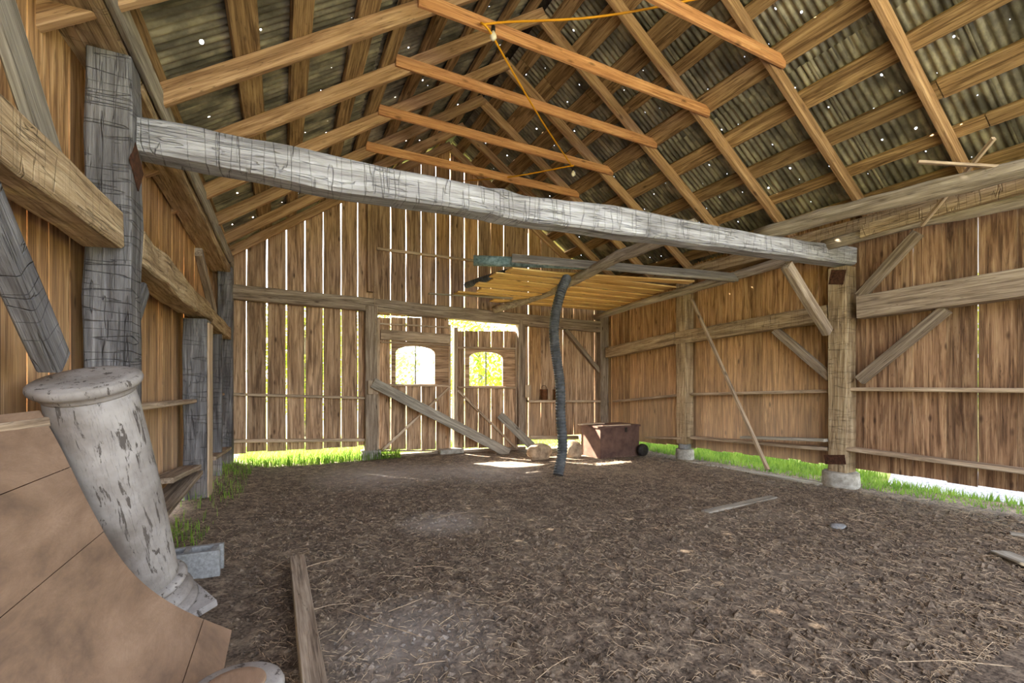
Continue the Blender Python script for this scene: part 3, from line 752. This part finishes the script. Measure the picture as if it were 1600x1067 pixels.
bb0, bb1 = PX(1345, 362, 6.45), PX(1600, 289, 6.5)
stick('notched_beam', bb0 + V(0, 0, 0), bb1 + (bb1 - bb0) * 1.2, .05, .15, M['tan'], 'old notched plank lying between the two log poles', 'plank', jit=.012, seg=12)
# two thin crossing sticks
stick('thin_stick', PX(1434, 253, 5.5), PX(1575, 261, 6.05), .035, .028, M['rail'], 'thin stick with a reddish end pointing left from the poles', 'stick')
stick('thin_stick', PX(1553, 216, 5.85), PX(1440, 352, 6.35), .03, .04, M['rail'], 'long thin stick crossing diagonally over the log poles', 'stick')
# loft boards
lf = empty('loft_platform', (4.9, 8, 3.05), 'platform of loose yellow boards on two log joists below the gable', 'platform')
y = 8.9; k = 0
starts = [3.9, 3.0, 3.35, 3.15, 3.3, 3.2, 3.35, 3.55, 3.3, 4.0]
while y > 6.75:
    wdt = R.uniform(.24, .32)
    xs = starts[min(k, 9)]
    z = zj(y) + .165
    a = V(xs, y - wdt / 2, z + R.uniform(0, .012)); b = V(6.85 + R.uniform(-.1, .05), y - wdt / 2 - .1, z + .0 + R.uniform(0, .012))
    timber('loft_board', a, b, wdt, .025, M['loft'], parent=lf, jit=.004, seg=5, ch=.003)
    y -= wdt + R.uniform(.004, .03); k += 1
# ragged broken ends at the left corner
stick('broken_board', PY(670, 459, 8.5), PY(800, 466, 8.4), .10, .02, M['greyplank'], 'splintered board end sticking out left of the loft', jit=.012)
# planks, roll and pipes on top
def topz(px, py, z): return PZ(px, py, z)
stick('loose_plank', PZ(800, 403, 3.43), PX(1150, 433, 6.75), .24, .035, M['greyplank'], 'long grey plank on top of the loft stack', up=V(0, -.7, .7))
stick('loose_plank', PZ(800, 424, 3.30), PZ(1080, 441, 3.24), .22, .03, M['loft'], 'yellowish plank in the loft stack below the grey plank')
stick('loose_plank', PZ(985, 423, 3.34), PX(1150, 438, 6.78), .2, .03, M['greyplank'], 'short grey plank at the right of the loft stack')
tag(tube('tarp_roll', [PZ(740, 407, 3.42), PZ(870, 412, 3.38), PZ(935, 416, 3.36)], (.088, .07), M['roll'], sides=16, jit=.006), 'teal and grey rolled tarpaulin at the left end of the loft stack', 'roll')
tag(tube('cardboard_tube', [PZ(805, 426, 3.32), PZ(880, 430, 3.30), PZ(920, 431, 3.30)], .055, M['log'], sides=14), 'brown tube lying under the tarpaulin roll on the loft', 'tube')
def ribbed(name, pts, r, mat, label, pitch=.032):
    P = [Vector(p) for p in pts]; q = []
    E = [P[0] * 2 - P[1]] + P + [P[-1] * 2 - P[-2]]; dense = []
    for i in range(1, len(E) - 2):
        for k in range(40):
            t = k / 40; a, b, c, d = E[i - 1], E[i], E[i + 1], E[i + 2]
            dense.append(.5 * (2 * b + (c - a) * t + (2 * a - 5 * b + 4 * c - d) * t * t + (3 * b - a - 3 * c + d) * t ** 3))
    dense.append(P[-1]); q = [dense[0]]; acc = 0
    for a, b in zip(dense[:-1], dense[1:]):
        acc += (b - a).length
        if acc >= pitch / 2: q.append(b); acc = 0
    m = Matrix.Translation(q[0]); q2 = [p - q[0] for p in q]
    vs, fs = sweep(q2, lambda i, s: r if i % 2 else r * .86, 18)
    return tag(link(name, mesh(name, vs, fs, False), mat, m), label, 'hose')
hp = [(886, 434, 6.35), (878, 452, 6.25), (868, 490, 6.2), (866, 530, 6.18), (875, 600, 6.15), (876, 650, 6.1), (879, 700, 6.05), (872, 742, 5.95)]
ribbed('corrugated_hose', [PY(*q) for q in hp], .082, M['hose'], 'thick grey corrugated drain hose hanging from the loft to the ground')
ribbed('corrugated_hose', [PZ(728, 446, 3.22), PZ(760, 435, 3.27), PZ(790, 426, 3.33), PZ(808, 425, 3.33)], .06, M['hose'], 'short dark corrugated hose curving down at the left edge of the loft')

# leaning pole right wall & planks
stick('leaning_pole', PX(1081, 468, 6.83), PX(1200, 734, 6.35), .045, .05, M['rail'], 'thin square pole leaning against the right wall left of the pier post', 'pole')
stick('loose_board', PX(1158, 686, 6.78) + V(.05, 0, .03), PX(1289, 688, 6.8) + V(.05, 0, .0), .17, .04, M['greyplank'], 'grey board piece lying on the bottom rail left of the pier post')
stick('weathered_slab', PZ(1072, 722, -.10), PZ(1282, 758, -.04), .16, .05, M['greyplank'], 'weathered board lying on the ground along the right wall', jit=.012, seg=12)
stick('floor_board', PZ(1102, 800, fz(4.2, 4.6) + .03), PZ(1208, 776, fz(5, 4.9) + .03), .10, .022, M['greyplank'], 'short pale board lying alone on the middle of the floor')
stick('floor_board', PZ(1563, 862, .03), PZ(1640, 893, .03), .14, .02, M['greyplank'], 'pale board scrap on the floor at the right edge of the picture')
stick('floor_board', PZ(1578, 833, .025), PZ(1640, 842, .025), .08, .02, M['greyplank'], 'small pale board piece on the floor behind the scrap at the right edge')
rock('flat_stone', PZ(1309, 822, .0), .09, .06, .02, M['block'], 'small flat grey stone on the floor in front of the pier', sd=4)
# left wall loose planks on the bottom rail
stick('loose_board', PX(250, 752, xl(4.4) - .12), PX(298, 730, xl(5.4) - .12), .2, .05, M['frame'], 'thick board resting on the bottom rail of the left wall', jit=.005)

# ---------------------------------------------------------------- chest, stones, cans
FL, FR_, BL = PZ(938, 718, -.08), PZ(1009, 715, -.085), PZ(903, 712, -.085)
ch = empty('storage_chest', FL, 'low brown wooden chest by the gable wall behind the hose', 'chest')
ex = V(1, .02, 0).normalized(); W_ = (FR_ - FL).length; ey = V(0, 0, 1).cross(ex); DD = .62; H_ = .60
def cbox(name, x0, x1, y0, y1, z0, z1, mat):
    v = [FL + ex * x + ey * y + V(0, 0, z) for x in (x0, x1) for y in (y0, y1) for z in (z0, z1)]; v = [q - FL for q in v]
    return link(name, mesh(name, v, [(0, 1, 3, 2), (4, 6, 7, 5), (0, 4, 5, 1), (2, 3, 7, 6), (0, 2, 6, 4), (1, 5, 7, 3)]), mat, Matrix.Translation(FL), ch)
cbox('front_board', 0, W_, 0, .02, 0, H_ - .002, M['chest']); cbox('back_board', 0, W_, DD - .02, DD, 0, H_ - .002, M['chest'])
cbox('side_board', 0, .02, .021, DD - .021, 0, H_ - .002, M['chest']); cbox('side_board', W_ - .02, W_, .021, DD - .021, 0, H_ - .002, M['chest'])
cbox('bottom_board', .021, W_ - .021, .021, DD - .021, .01, .03, M['chest'])
cbox('lid', -.02, W_ + .02, -.025, DD + .01, H_, H_ + .035, M['chest']); cbox('lid_batten', .1, W_ - .25, -.035, .05, H_ + .036, H_ + .055, M['rail'])
cbox('latch', W_ * .62, W_ * .62 + .05, -.012, -.001, H_ - .10, H_ - .01, M['iron'])
a = FL + ex * -.25 + ey * .35 + V(0, 0, H_ + .06)
stick('thin_board', a, a + ex * .6, .09, .03, M['rail'], 'thin board lying across the left end of the brown chest')
rock('field_stone', FL + ex * -.33 + ey * .45 + V(0, 0, .14), .2, .16, .2, M['stone'], 'rounded pale stone left of the brown chest', sd=8)
rock('field_stone', FL + ex * -1.0 + ey * .6 + V(0, 0, .12), .26, .16, .2, M['stone'], 'wide pale stone by the gable wall behind the hose foot', sd=14)
wc = FL + ex * (W_ - .0) - ey * .10 + ey * -.0
mw = Matrix.Translation(wc + V(0, 0, .13)) @ Matrix.Rotation(PI / 2, 4, 'X')
tag(lathe('small_wheel', [(.04, -.05), (.11, -.045), (.125, -.03), (.125, .03), (.11, .045), (.04, .05)], M['iron'], mw, sides=28), 'dark round wheel beside the right corner of the brown chest', 'wheel')
for px, lb, r in ((847, 'rusty can with a wire handle on the gable shelf', .085), (868, 'wider rusty can on the gable shelf behind the hose', .10)):
    s = dpt(px, 624, .09); k = empty('tin_can', s, lb, 'can')
    mw = Matrix.Translation(s)
    lathe('can_body', [(r, .0), (r, .22), (r + .006, .225), (r + .006, .235), (r - .008, .235)], M['can'], mw, k, sides=24)
    tube('handle', [s + V(-r, 0, .21), s + V(-r * .5, 0, .31), s + V(r * .5, 0, .31), s + V(r, 0, .21)], .005, M['iron'], k, sides=6)

# ---------------------------------------------------------------- foreground: quarter-pipe panel, columns, block, timber
YE = 2.86
prof_px = [(62, 641), (92, 692), (110, 730), (128, 768), (145, 800), (170, 846), (200, 890), (236, 923), (275, 948), (318, 968), (363, 985)]
prof = [PY(a, b, YE) for a, b in prof_px]
prof[0].x = max(prof[0].x, -1.11)
pp = []
for k in range(len(prof) - 1):
    for s in range(3): pp.append(prof[k].lerp(prof[k + 1], s / 3))
pp.append(prof[-1])
for _ in range(4): pp = [pp[0]] + [(pp[i - 1] + pp[i] * 2 + pp[i + 1]) / 4 for i in range(1, len(pp) - 1)] + [pp[-1]]
qr = empty('plywood_ramp', (-.7, YE - 1.3, 0), 'curved brown plywood skateboard ramp leaning up the left wall', 'ramp')
def ramp_sheet(i0, i1, skew0=0, skew1=0, name='plywood_sheet', lift=0.0):
    seg = list(pp[i0:i1 + 1]); seg[-1] = seg[-1].lerp(seg[-2], .0035 / (seg[-1] - seg[-2]).length); vs = []; fs = []; n = len(seg); Y0 = -.3
    for yy, sgn in ((YE, 0), (Y0, 1)):
        for k, p in enumerate(seg):
            t = (seg[min(k + 1, n - 1)] - seg[max(k - 1, 0)]).normalized(); nn = V(-t.z, 0, t.x)
            if nn.z < 0: nn = -nn
            nn = V(abs(nn.x), 0, abs(nn.z))
            for d in (0, -.014): q = V(p.x, yy, p.z) + nn * (d + lift); vs.append(q)
    N = 2 * n
    for k in range(n - 1):
        a = 2 * k; fs += [(a, a + 2, N + a + 2, N + a), (a + 1, N + a + 1, N + a + 3, a + 3), (a, a + 1, a + 3, a + 2), (N + a, N + a + 2, N + a + 3, N + a + 1)]
    fs += [(0, N, N + 1, 1), (2 * n - 2, 2 * n - 1, N + 2 * n - 1, N + 2 * n - 2)]
    return link(name, mesh(name, [v - V(-.7, YE - 1.3, 0) for v in vs], fs, False), M['ply'], Matrix.Translation(V(-.7, YE - 1.3, 0)), qr)
for a_, b_, lf_ in ((0, 6, 0), (6, 14, .001), (14, 27, 0), (27, len(pp) - 1, .001)): ramp_sheet(a_, b_, lift=lf_)
# supports below the ramp
def rib(yy):
    vs = []; fs = []; n = len(pp)
    for y2 in (yy, yy - .018):
        for p in pp: vs.append(V(p.x - .02, y2, max(p.z - .03, -.02)))
        vs.append(V(-1.13, y2, -.02)); vs.append(V(-1.13, y2, pp[0].z - .03))
    N = n + 2; fs.append(tuple(range(N))); fs.append(tuple(reversed(range(N, 2 * N))))
    for k in range(N): fs.append((k, N + k, N + (k + 1) % N, (k + 1) % N))
    return link('side_panel', mesh('side_panel', vs, fs), M['ply'], None, qr)
rib(YE - .01); rib(1.2)

# leaning column
Bc, Tc = V(-.69, 3.40, .03), V(-.862, 2.95, 1.425)
zz = (Tc - Bc).normalized(); xx = V(1, -.25, 0); xx = (xx - zz * xx.dot(zz)).normalized(); yy_ = zz.cross(xx)
mc = Matrix((xx, yy_, zz)).transposed().to_4x4(); mc.translation = Bc; LC = (Tc - Bc).length
col = empty('wooden_column', Bc, 'turned wooden column with peeling white paint leaning on the ramp', 'column')
lathe('shaft', [(.168, .18), (.172, .30), (.178, .5), (.184, .75), (.186, 1.0), (.184, LC - .16), (.178, LC - .085)], M['paint'], mc, col, sides=64)
lathe('capital', [(.176, LC - .09), (.186, LC - .075), (.19, LC - .06), (.208, LC - .052), (.218, LC - .04), (.222, LC - .026), (.218, LC - .01), (.208, LC - .004), (.2, LC - .003), (.195, LC + .002), (.16, LC + .002)], M['paint'], mc, col, sides=72)
lathe('base_moulding', [(.17, .25), (.195, .245), (.212, .225), (.195, .2), (.172, .19), (.172, .165), (.205, .155), (.225, .13), (.205, .105), (.19, .095), (.195, .085), (.235, .075), (.24, .06), (.2, .045)][::-1], M['paint'], mc, col, sides=64)
bm = bmesh.new(); bmesh.ops.create_cube(bm, size=1); bmesh.ops.scale(bm, vec=(.50, .50, .045), verts=bm.verts); bmesh.ops.translate(bm, vec=(0, 0, .0225), verts=bm.verts)
bmesh.ops.bevel(bm, geom=bm.edges[:], offset=.005, segments=2, affect='EDGES')
me = bpy.data.meshes.new('plinth'); bm.to_mesh(me); bm.free(); link('plinth', me, M['paint'], mc @ Matrix.Rotation(PI / 4, 4, 'Z'), col)
# second column piece at the bottom edge
c2 = PZ(367, 1068, .27); c2.z = fz(c2.x, c2.y)
m2 = Matrix.Translation(c2)
cb = empty('column_base', c2, 'round moulded column base with worn paint at the bottom edge of the picture', 'column base')
lathe('moulding', [(.10, .0), (.10, .10), (.11, .17), (.135, .20), (.16, .215), (.168, .23), (.168, .25), (.16, .265), (.148, .27), (.1, .27)], M['paint'], m2, cb, sides=56)
lathe('shaft_stub', [(.10, .2705), (.105, .272), (.104, .278), (.098, .281), (.07, .281)], M['ply'], m2, cb, sides=48)
# concrete block with two cores
bp0 = PZ(346, 897, .02); u1 = V(-1, .13, 0).normalized(); v1 = V(-u1.y, u1.x, 0); v1 = V(.13, 1, 0).normalized()
kb = bm = bmesh.new()
def addb(bm, x0, x1, y0, y1, z0, z1):
    r = bmesh.ops.create_cube(bm, size=1)['verts']
    bmesh.ops.scale(bm, vec=(x1 - x0, y1 - y0, z1 - z0), verts=r); bmesh.ops.translate(bm, vec=((x0 + x1) / 2, (y0 + y1) / 2, (z0 + z1) / 2), verts=r)
def grid_block(name, xs, ys, solid, h, mat, mw):
    vs = []; fs = []; nx, ny = len(xs), len(ys)
    for z in (0, h):
        for yv in ys:
            for xv in xs: vs.append((xv, yv, z))
    idx = lambda i, j, k: k * nx * ny + j * nx + i
    for j in range(ny - 1):
        for i in range(nx - 1):
            if not solid(i, j): continue
            fs.append((idx(i, j, 1), idx(i + 1, j, 1), idx(i + 1, j + 1, 1), idx(i, j + 1, 1))); fs.append((idx(i, j, 0), idx(i, j + 1, 0), idx(i + 1, j + 1, 0), idx(i + 1, j, 0)))
            for (di, dj, a, b) in ((-1, 0, (i, j), (i, j + 1)), (1, 0, (i + 1, j + 1), (i + 1, j)), (0, -1, (i + 1, j), (i, j)), (0, 1, (i, j + 1), (i + 1, j + 1))):
                ii, jj = i + di, j + dj
                if 0 <= ii < nx - 1 and 0 <= jj < ny - 1 and solid(ii, jj): continue
                fs.append((idx(*a, 0), idx(*b, 0), idx(*b, 1), idx(*a, 1)))
    return link(name, mesh(name, vs, fs), mat, mw)
mb = Matrix((u1, -V(0, 0, 1).cross(u1) * -1, V(0, 0, 1))).transposed().to_4x4()
mb = Matrix.Translation(bp0) @ Matrix.Rotation(PI - .12, 4, 'Z')
# local x runs to the picture's left, local y towards the camera (negated below)
mb = Matrix.Translation(bp0 + V(-.40, .02, -.01)) @ Matrix.Rotation(-.06, 4, 'Z')
tag(grid_block('concrete_block', [0, .035, .16, .195, .33, .365, .39], [0, .032, .15, .185], lambda i, j: not (j == 1 and i in (1, 3)) and not (i == 5 and j == 1), .185, M['block'], mb), 'grey hollow concrete block on the soil beside the column', 'concrete block')
# squared timber in the foreground
stick('squared_timber', PZ(464, 868, .075) + V(0, 0, -.04), PZ(497, 1085, .08) + V(0, -.35, -.04), .10, .09, M['frame'], 'long squared timber lying on the soil at the bottom left', 'timber', seg=12, jit=.004)

# ---------------------------------------------------------------- yellow cord with bulbs
k1 = V(PY(766, 38, 4.28).x, 4.27, PY(766, 38, 4.28).z); k2 = PY(893, 259, 6.28)
k0 = PY(1090, -2, 3.27); k00 = PY(1330, -60, 2.2)
mid = (k0 + k1) / 2 - V(0, 0, .06)
tag(tube('yellow_cord', [k00, k0, mid, k1, V(k1.x + .01, k1.y - .02, k1.z - .13), (k1 + k2) / 2 + V(0, 0, -.10), k1.lerp(k2, .97), k2, k2.lerp(PY(800, 276, 7.25), .05), PY(800, 276, 7.25), PY(722, 283, 8.9)], .011, M['cord'], sides=8, seg=8),
    'yellow electric cord strung between the orange collar ties', 'cord')
for kk, lb in ((k1, 'white light bulb hanging from the near end of the yellow cord'), (k2, 'white light bulb hanging farther along the yellow cord')):
    o = empty('light_bulb', kk + V(.02, -.02, -.03), lb, 'light bulb')
    mw = Matrix.Translation(o.location)
    lathe('socket', [(.012, .0), (.02, -.005), (.022, -.05), (.018, -.055)], M['iron'], mw, o, sides=16)
    lathe('glass_bulb', [(.014, -.056), (.018, -.07), (.03, -.09), (.035, -.11), (.03, -.13), (.015, -.145), (.004, -.148)], M['bulb'], mw, o, sides=20)

# ---------------------------------------------------------------- loose stuff: straw, clods, grass
def straw_mesh(n, test, l0, l1, w, name):
    vs, fs = [], []
    for _ in range(n):
        while True:
            d = R.random(); x = R.uniform(-1.0, 6.9); y = 1.0 + 7.8 * (R.random() ** 1.5)
            if test(x, y): break
        L = R.uniform(l0, l1) * (1 if R.random() < .9 else 2); a = R.uniform(0, PI); z = fz(x, y) + .012 + R.random() * .012
        c, s = math.cos(a), math.sin(a); bend = R.uniform(-.12, .12) * L; tz = R.uniform(-.01, .02)
        pts = [V(x - c * L / 2, y - s * L / 2, z), V(x - s * bend * .5, y + c * bend * .5, z + .004 + abs(tz) * .3), V(x + c * L / 2, y + s * L / 2, z + tz)]
        b = len(vs)
        for p in pts:
            for q in (V(-s, c, 0) * w, V(s, -c, 0) * w * .5, V(0, 0, w * 1.3)): vs.append(p + q)
        for k in (0, 3):
            for e in range(3): fs.append((b + k + e, b + k + (e + 1) % 3, b + k + 3 + (e + 1) % 3, b + k + 3 + e))
    return mesh(name, vs, fs)
inside = lambda x, y: -.15 < x < 6.9 or y > 4.2
tag(link('straw_litter', straw_mesh(26000, inside, .010, .055, .0011, 'straw_litter'), M['straw']), 'fine straw and wood chips scattered over the soil floor', 'straw', kind='stuff')
tag(link('long_straw', straw_mesh(150, inside, .12, .34, .002, 'long_straw'), M['straw']), 'longer dry stalks lying loose over the soil floor', 'stalks', kind='stuff')
def clods(n):
    vs, fs = [], []
    for _ in range(n):
        x = R.uniform(-.3, 6.8); y = 1.0 + 6 * R.random() ** 1.4; r = R.uniform(.005, .02) * (1 if R.random() < .93 else 1.8); z = fz(x, y) + .008
        b = len(vs); sx, sy, sz = [R.uniform(.6, 1.3) * r for _ in range(3)]
        for (i, j, k) in ((1, 0, 0), (-1, 0, 0), (0, 1, 0), (0, -1, 0), (0, 0, 1), (0, 0, -1)): vs.append((x + i * sx + R.uniform(-.3, .3) * r, y + j * sy, z + k * sz * .8))
        for f in ((0, 2, 4), (2, 1, 4), (1, 3, 4), (3, 0, 4), (2, 0, 5), (1, 2, 5), (3, 1, 5), (0, 3, 5)): fs.append(tuple(b + q for q in f))
    return mesh('soil_clods', vs, fs)
tag(link('soil_clods', clods(9000), M['soil']), 'small clods of dark soil strewn over the floor', 'soil', kind='stuff')
def blades(n, place, h0, h1, name, w=.006):
    vs, fs = [], []
    for _ in range(n):
        x, y, z = place(); h = R.uniform(h0, h1); a = R.uniform(0, 2 * PI); le = R.uniform(.1, .6) * h; c, s = math.cos(a), math.sin(a)
        px_, py_ = -s * w * R.uniform(.6, 1.4), c * w
        b = len(vs)
        vs += [(x - px_, y - py_, z - .02), (x + px_, y + py_, z - .02), (x + c * le * .35 + px_ * .8, y + s * le * .35 + py_ * .8, z + h * .6), (x + c * le * .35 - px_ * .8, y + s * le * .35 - py_ * .8, z + h * .6), (x + c * le, y + s * le, z + h)]
        fs += [(b, b + 1, b + 2, b + 3), (b + 3, b + 2, b + 4)]
    return mesh(name, vs, fs)
def gpl1():
    x = R.uniform(-.75, 2.1); return x, yg(x) + R.uniform(-.15, 2.2), -.1
def gpl2():
    x = R.uniform(2.1, 7); return x, yg(x) + R.uniform(.15, 2.0), -.14
def gpl3():
    y = 9 - 7.8 * R.random() ** 1.5; f = 1 if y > 3.9 else .5; return xr(y) + .22 + R.uniform(0, 1.6) * f, y, -.13
def gpl4():
    y = R.choice((R.gauss(4.9, .3), R.gauss(6.9, .5), R.gauss(8.3, .5), R.gauss(8.6, .3))); y = max(4.2, min(9.1, y)); x = xl(y) + R.uniform(-.22, .35) * (1 if y > 6 else .6); return x, y, fz(x, y)
tag(link('grass', blades(9000, gpl1, .06, .26, 'grass'), M['grass']), 'sunlit yellow-green grass under the left half of the gable wall', 'grass', kind='stuff')
tag(link('grass', blades(7000, gpl2, .05, .16, 'grass'), M['grass']), 'low green grass seen under the double doors', 'grass', kind='stuff')
tag(link('grass', blades(14000, gpl3, .05, .2, 'grass', .008), M['grass']), 'bright green grass outside along the foot of the right wall', 'grass', kind='stuff')
tag(link('grass', blades(700, gpl4, .03, .14, 'grass', .004), M['grass']), 'tufts of grass growing inside along the foot of the left wall', 'grass', kind='stuff')

# ---------------------------------------------------------------- trees outside the gable
def leaves(n, c, rx, ry, rz_, size, name):
    vs, fs = [], []
    for _ in range(n):
        while True:
            p = V(R.uniform(-1, 1), R.uniform(-1, 1), R.uniform(-1, 1))
            if p.length < 1 and noise.noise(p * 2.2 + c) > -.12: break
        q = c + V(p.x * rx, p.y * ry, p.z * rz_); n1 = V(R.gauss(0, 1), R.gauss(0, 1), R.gauss(0, 1)).normalized(); t = n1.orthogonal().normalized(); s = size * R.uniform(.6, 1.4); u = n1.cross(t)
        b = len(vs); vs += [q - t * s, q + u * s * .45, q + t * s, q - u * s * .45]; fs.append((b, b + 1, b + 2, b + 3))
    return mesh(name, vs, fs)
for (x, y, h, r, lb) in ((.6, 14.5, 4.2, 1.5, 'leafy tree outside, behind the left half of the gable wall'), (2.8, 18.5, 5, 2.2, 'leafy tree seen through the left door window'),
                         (6.8, 16.5, 4.6, 1.8, 'leafy tree seen through the right door window'), (10.9, 15.5, 4.4, 1.6, 'leafy tree outside beyond the right gable corner'),
                         (14, 6, 4.5, 2.2, 'leafy tree standing outside the right wall')):
    t = empty('leafy_tree', (x, y, -.13), lb, 'tree')
    tube('trunk', [V(x, y, -.2), V(x + .05, y, h * .35), V(x - .05, y + .1, h * .75)], (.14, .05), M['post'], t, jit=.02)
    o = link('foliage', leaves(4200, V(x, y, h * .5), r, r, h * .48, .085, 'foliage'), M['leaf'], None, t); o['kind'] = 'stuff'
